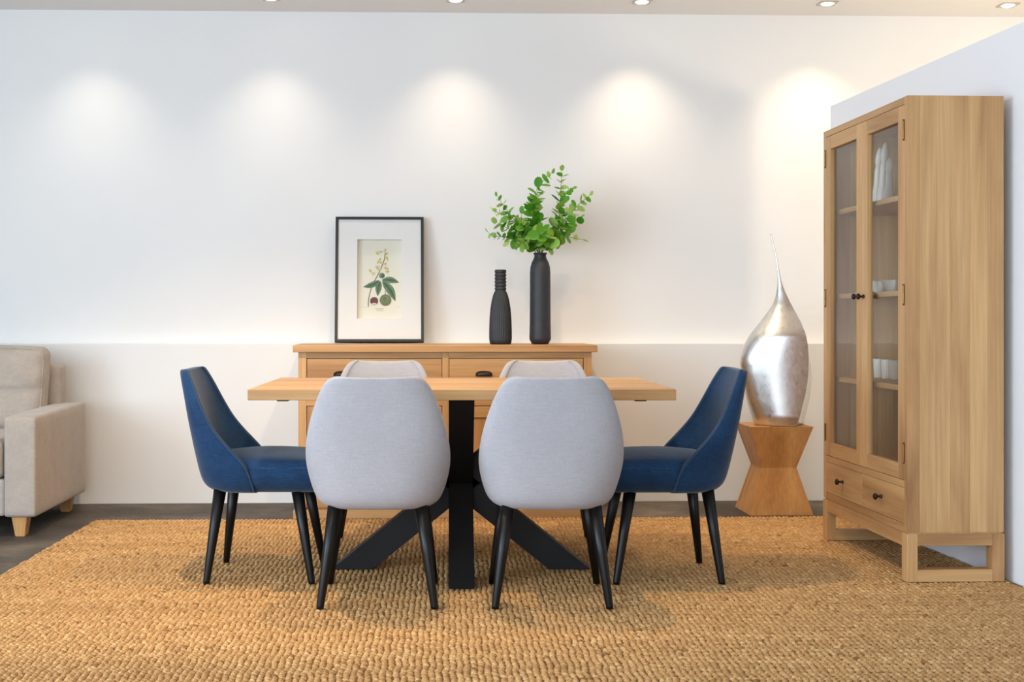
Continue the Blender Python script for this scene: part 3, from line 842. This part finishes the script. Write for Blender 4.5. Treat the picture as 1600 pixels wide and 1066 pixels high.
for fx in (-0.09, -SWs+0.09):
    for fy in (0.07, 0.80):
        bm = bmesh.new(); g = bmesh.ops.create_cone(bm, cap_ends=True, segments=4, radius1=0.035*0.95, radius2=0.052, depth=0.096)
        bmesh.ops.rotate(bm, verts=bm.verts, matrix=Matrix.Rotation(R(45), 3, 'Z'))
        bmesh.ops.translate(bm, vec=(fx, fy, 0.048), verts=bm.verts)
        bmesh.ops.bevel(bm, geom=bm.edges[:], offset=0.003, segments=2, affect='EDGES')
        from_bm('foot', bm, W_LEG[2], so)

# ------------------------------------------------------------------ pedestal and sculpture
PX_, PY_ = 1.75, 6.54
PH = 0.455-FZ
pd = thing('pedestal', 'hourglass shaped wooden pedestal stool under the silver sculpture', 'pedestal', (PX_, PY_, FZ), R(2.0))
wd, dp = 0.168, 0.15
bm = bmesh.new(); rings = []
for z, sx, sy in ((0.0, 1.0, 1.0), (0.245, 0.57, 0.62), (PH, 1.0, 1.0)):
    rings.append([bm.verts.new((a*wd*sx, b*dp*sy, z)) for a, b in ((-1,-1),(1,-1),(1,1),(-1,1))])
for r0, r1 in zip(rings, rings[1:]):
    for k in range(4): bm.faces.new((r0[k], r0[(k+1)%4], r1[(k+1)%4], r1[k]))
bm.faces.new(list(reversed(rings[0]))); bm.faces.new(rings[-1])
bmesh.ops.bevel(bm, geom=bm.edges[:], offset=0.002, segments=2, affect='EDGES')
from_bm('block', bm, W_PED[2], pd)

SD = 6.50
KS = F/SD
Ls = [(180,48),(191,90),(200,130),(207,190),(206,225),(200,260),(190,288),(172,315),(150,345),(128,372),(110,397),(97,420),(88,442),(82,462),(80,485),(84,520),(92,560),(105,620),(118,662),(128,690),(131,697)]
Rs = [(187,48),(197,90),(206,130),(216,185),(230,230),(246,270),(262,310),(278,340),(290,365),(303,395),(312,425),(319,455),(325,490),(328,520),(327,545),(325,575),(321,605),(312,645),(305,672),(301,690),(299,697)]
Rd = [(183,48),(194,90),(203,130),(211,190),(226,240),(240,272),(252,300),(264,330),(272,352),(279,380),(284,405),(288,430),(290,460),(290,490),(288,530),(284,560),(277,598),(266,640),(258,670),(252,690),(250,697)]
def interp(tab, v):
    for (u0, v0), (u1, v1) in zip(tab, tab[1:]):
        if v0 <= v <= v1: return u0 + (u1-u0)*(v-v0)/(v1-v0)
    return tab[-1][0]
def sxz(u, v): return Vector((((1120+u/2.176)-700)/KS, 0, HC-((340+v/2.176)-496)/KS))
zb = sxz(0, 697).z
vs, fs = [], []
NS, NR = 96, 60
for i in range(NS+1):
    v = 48 + (697-48)*(i/NS)
    xl, xr, xd = sxz(interp(Ls, v), v).x, sxz(interp(Rs, v), v).x, sxz(interp(Rd, v), v).x
    z = sxz(0, v).z - zb
    half = (xr-xl)/2
    dep = min(half*0.85, 0.125)
    # section: left edge -> crest facing the room at xd -> right edge -> round back
    crest = -dep*0.95
    pl = Vector((xl, 0.0)); pd_ = Vector((xd, crest)); pr = Vector((xr, 0.03*min(1, half/0.1)))
    sec = []
    def bez(a, c, b, n):
        return [(a*(1-t)**2 + c*2*t*(1-t) + b*t*t) for t in [k/n for k in range(n)]]
    sec += bez(pl, Vector((xl + (xd-xl)*0.13, crest*0.95)), pd_, 24)
    sec += bez(pd_, Vector((xd+(xr-xd)*0.25, crest*0.35)), pr, 12)
    sec += bez(pr, Vector((xr, dep*0.9)), Vector(((xl+xr)/2, dep*0.9)), 12)
    sec += bez(Vector(((xl+xr)/2, dep*0.9)), Vector((xl, dep*0.9)), pl, 12)
    vs += [Vector((p.x, p.y, z)) for p in sec]
NR = 60
for i in range(NS):
    for k in range(NR): fs.append((i*NR+k, i*NR+(k+1)%NR, (i+1)*NR+(k+1)%NR, (i+1)*NR+k))
fs.append(tuple(range(NR))); fs.append(tuple(NS*NR+k for k in reversed(range(NR))))
ox = sxz(213, 697).x
sc = from_py('teardrop_sculpture', [v - Vector((ox, 0, 0)) for v in vs], fs, M_SILVER, None, True)
sc.location = (ox, SD, 0.4555)
for e in sc.data.edges:
    a, b = e.vertices
    if abs(a-b) == NR and a % NR == 24: e.use_edge_sharp = True
tag(sc, 'silver teardrop sculpture with a folded ridge and thin curved tip on the pedestal', 'sculpture')
# ------------------------------------------------------------------ display cabinet
CA = R(2.2)
cb = thing('display_cabinet', 'tall oak display cabinet with two glass doors and two drawers', 'cabinet', (1.787, 4.73, 0), CA)
CD, CW, CH = 0.382, 0.94, 1.895
CZ = 0.193
# near side, boards side by side under one panel
def side_panel(y0, y1):
    e = bpy.data.objects.new('side_panel', None); COL.objects.link(e); e.parent = cb
    cuts = [0.0, 0.048, 0.115, 0.170, 0.247, 0.318, CD]
    for a, b in zip(cuts, cuts[1:]):
        box('board', a+0.0002, b-0.0002, y0, y1, CZ, CH, W_CAB[2], e, 0.0007, 1)
    return e
side_panel(0.0, 0.029); side_panel(CW-0.029, CW)
box('top_panel', 0.001, CD, 0.029, CW-0.029, CH-0.029, CH, W_CAB[1], cb, 0.001)
box('back_panel', CD-0.012, CD-0.002, 0.029, CW-0.029, CZ, CH-0.029, W_BACK[2], cb, 0)
box('bottom_panel', 0.001, CD-0.012, 0.029, CW-0.029, CZ, 0.222, W_CAB[1], cb, 0.001)
box('middle_rail', 0.001, CD-0.012, 0.029, CW-0.029, 0.364, 0.392, W_CAB[1], cb, 0.001)
for z in (0.757, 1.139, 1.526):
    box('shelf', 0.045, CD-0.012, 0.029, CW-0.029, z-0.022, z, W_CAB[1], cb, 0.001)
for y0, y1, hinge_side in ((0.031, 0.4695, 0), (0.4705, CW-0.031, 1)):
    d = bpy.data.objects.new('door', None); COL.objects.link(d); d.parent = cb
    z0, z1, s = 0.394, 1.864, 0.060
    box('door_stile', 0.0, 0.024, y0, y0+s, z0, z1, W_CAB[2], d, 0.0015)
    box('door_stile', 0.0, 0.024, y1-s, y1, z0, z1, W_CAB[2], d, 0.0015)
    box('door_rail', 0.0, 0.024, y0+s, y1-s, z1-s, z1, W_CAB[1], d, 0.0015)
    box('door_rail', 0.0, 0.024, y0+s, y1-s, z0, z0+s, W_CAB[1], d, 0.0015)
    box('glass_pane', 0.013, 0.016, y0+s-0.004, y1-s+0.004, z0+s-0.004, z1-s+0.004, M_GLASS, d, 0)
    yk = y1-0.026 if hinge_side == 0 else y0+0.026
    rot = Matrix.Rotation(R(-90), 4, 'Y')
    lathe('knob', [(0.008, 0), (0.008, 0.004), (0.0045, 0.007), (0.0045, 0.016), (0.011, 0.020), (0.0135, 0.026), (0.010, 0.031), (0.003, 0.033)], M_KNOB, d, 20, rot=rot, loc=(0, yk, 1.12))
    yh = y0-0.001 if hinge_side == 0 else y1+0.001
    for zh in (1.765, 1.12, 0.50):
        bm = bmesh.new()
        add_tube(bm, [(-0.003, yh, zh-0.035), (-0.003, yh, zh+0.035)], 0.0034, 10)
        add_box(bm, -0.0006, 0.001, yh-0.004, yh+0.004, zh-0.033, zh+0.033, 0)
        add_lathe(bm, [(0.003, zh+0.035), (0.0045, zh+0.038), (0.002, zh+0.042)], 10, -0.003, yh)
        add_lathe(bm, [(0.002, zh-0.042), (0.0045, zh-0.038), (0.003, zh-0.035)], 10, -0.003, yh)
        hg = from_bm('hinge', bm, M_BRASS, d); hg['label'] = 'brass hinge'
rot = Matrix.Rotation(R(-90), 4, 'Y')
for y0, y1 in ((0.031, 0.4695), (0.4705, CW-0.031)):
    d = box('drawer', 0.001, 0.024, y0, y1, 0.2235, 0.3625, W_CAB[1], cb, 0.0012)
    lathe('knob', [(0.008, 0), (0.008, 0.004), (0.0045, 0.007), (0.0045, 0.018), (0.012, 0.023), (0.0145, 0.029), (0.010, 0.034), (0.003, 0.036)], M_KNOB, d, 20, rot=rot, loc=(0.001, (y0+y1)/2+0.005, 0.297))
    box('drawer_box', 0.024, CD-0.02, y0+0.01, y1-0.01, 0.226, 0.345, W_BACK[1], d, 0)
# base: an open frame under each side, joined by rails
BZ = 0.187
for y0, y1 in ((-0.002, 0.050), (CW-0.050, CW+0.002)):
    e = bpy.data.objects.new('base_frame', None); COL.objects.link(e); e.parent = cb
    box('post', -0.002, 0.040, y0, y1, 0.0005, BZ, W_CAB[2], e, 0.0015)
    box('post', CD-0.046, CD+0.002, y0, y1, 0.0005, BZ, W_CAB[2], e, 0.0015)
    box('rail', 0.040, CD-0.046, y0, y1, BZ-0.046, BZ, W_CAB[0], e, 0.0015)
    box('rail', 0.040, CD-0.046, y0, y1, 0.0005, 0.048, W_CAB[0], e, 0.0015)
box('base_rail', -0.001, 0.034, 0.050, CW-0.050, BZ-0.052, BZ, W_CAB[1], cb, 0.0015)
box('base_rail', CD-0.040, CD, 0.050, CW-0.050, BZ-0.052, BZ, W_CAB[1], cb, 0.0015)
box('plinth_step', 0.006, CD-0.004, 0.004, CW-0.004, BZ, CZ, W_CAB[1], cb, 0)

# ------------------------------------------------------------------ things in the cabinet
CM = Matrix.Translation((1.787, 4.73, 0)) @ Matrix.Rotation(CA, 4, 'Z')
def cw(x, y, z): return CM @ Vector((x, y, z))
def feather(name, x, y, h, leanx, leany, label):
    """slender white porcelain figure: a long stem body opening into a leaf-shaped head"""
    t = thing(name, label, 'figurine', cw(x, y, 1.5265), CA, 'white porcelain figurines on the top shelf')
    bm = bmesh.new(); pts, rad = [], []
    for k in range(15):
        s = k/14
        pts.append((leanx*s**2, leany*s**2, 0.002+h*0.72*s)); rad.append(0.017*(1-s)**0.8+0.008+0.002*math.sin(s*9))
    add_tube(bm, pts, rad, 16); bmesh.ops.recalc_face_normals(bm, faces=bm.faces)
    from_bm('body', bm, M_WHITE, t, True)
    bm = bmesh.new(); pts, rad = [], []
    for k in range(13):
        s = k/12
        pts.append((leanx*(0.8+0.9*s), leany*(0.8+1.1*s), h*(0.62+0.38*s))); rad.append(0.004+0.012*math.sin(math.pi*min(1, s*1.02))**0.7)
    add_tube(bm, pts, rad, 14); bmesh.ops.recalc_face_normals(bm, faces=bm.faces)
    from_bm('head', bm, M_WHITE, t, True)
    return t
feather('figurine', 0.17, 0.735, 0.262, 0.0, -0.02, 'slender white porcelain figurine nearest the cabinet middle, top shelf')
feather('figurine', 0.17, 0.672, 0.278, 0.0, -0.02, 'tallest slender white porcelain figurine, in the middle of the top shelf group')
feather('figurine', 0.17, 0.600, 0.205, 0.0, -0.006, 'shortest slender white porcelain figurine at the right of the top shelf')
lp = [(r_*0.62, z_*0.74) for r_, z_ in [(0.030, 0.0), (0.034, 0.004), (0.046, 0.016), (0.060, 0.040), (0.066, 0.062), (0.070, 0.070), (0.066, 0.070), (0.056, 0.045), (0.040, 0.018), (0.006, 0.012)]]
def lotus(a, r, z): return 0.008*max(0, (z-0.012)/0.04)*math.cos(6*a)
for (x, y, lb) in ((0.15, 0.655, 'white petal-edged bowl on the second shelf, nearer the cabinet middle'), (0.15, 0.515, 'white petal-edged bowl on the second shelf, nearer the cabinet side')):
    o = lathe('petal_bowl', lp, M_WHITE, None, 56, rib=lotus); o.location = cw(x, y, 1.1395); o.rotation_euler = (0, 0, y*9)
    tag(o, lb, 'bowl', 'petal bowls in the cabinet')
tp = [(r_, z_*0.84) for r_, z_ in [(0.019, 0), (0.021, 0.003), (0.025, 0.10), (0.0245, 0.102), (0.0225, 0.10), (0.018, 0.008), (0.004, 0.006)]]
for (x, y, lb) in ((0.20, 0.785, 'left of three white ribbed tumblers on the third shelf'), (0.20, 0.69, 'middle of three white ribbed tumblers on the third shelf'), (0.20, 0.60, 'right of three white ribbed tumblers on the third shelf')):
    o = lathe('ribbed_tumbler', tp, M_WHITE, None, 72, rib=lambda a, r, z: 0.0008*math.cos(18*a)); o.location = cw(x, y, 0.7575)
    tag(o, lb, 'tumbler', 'ribbed tumblers in the cabinet')
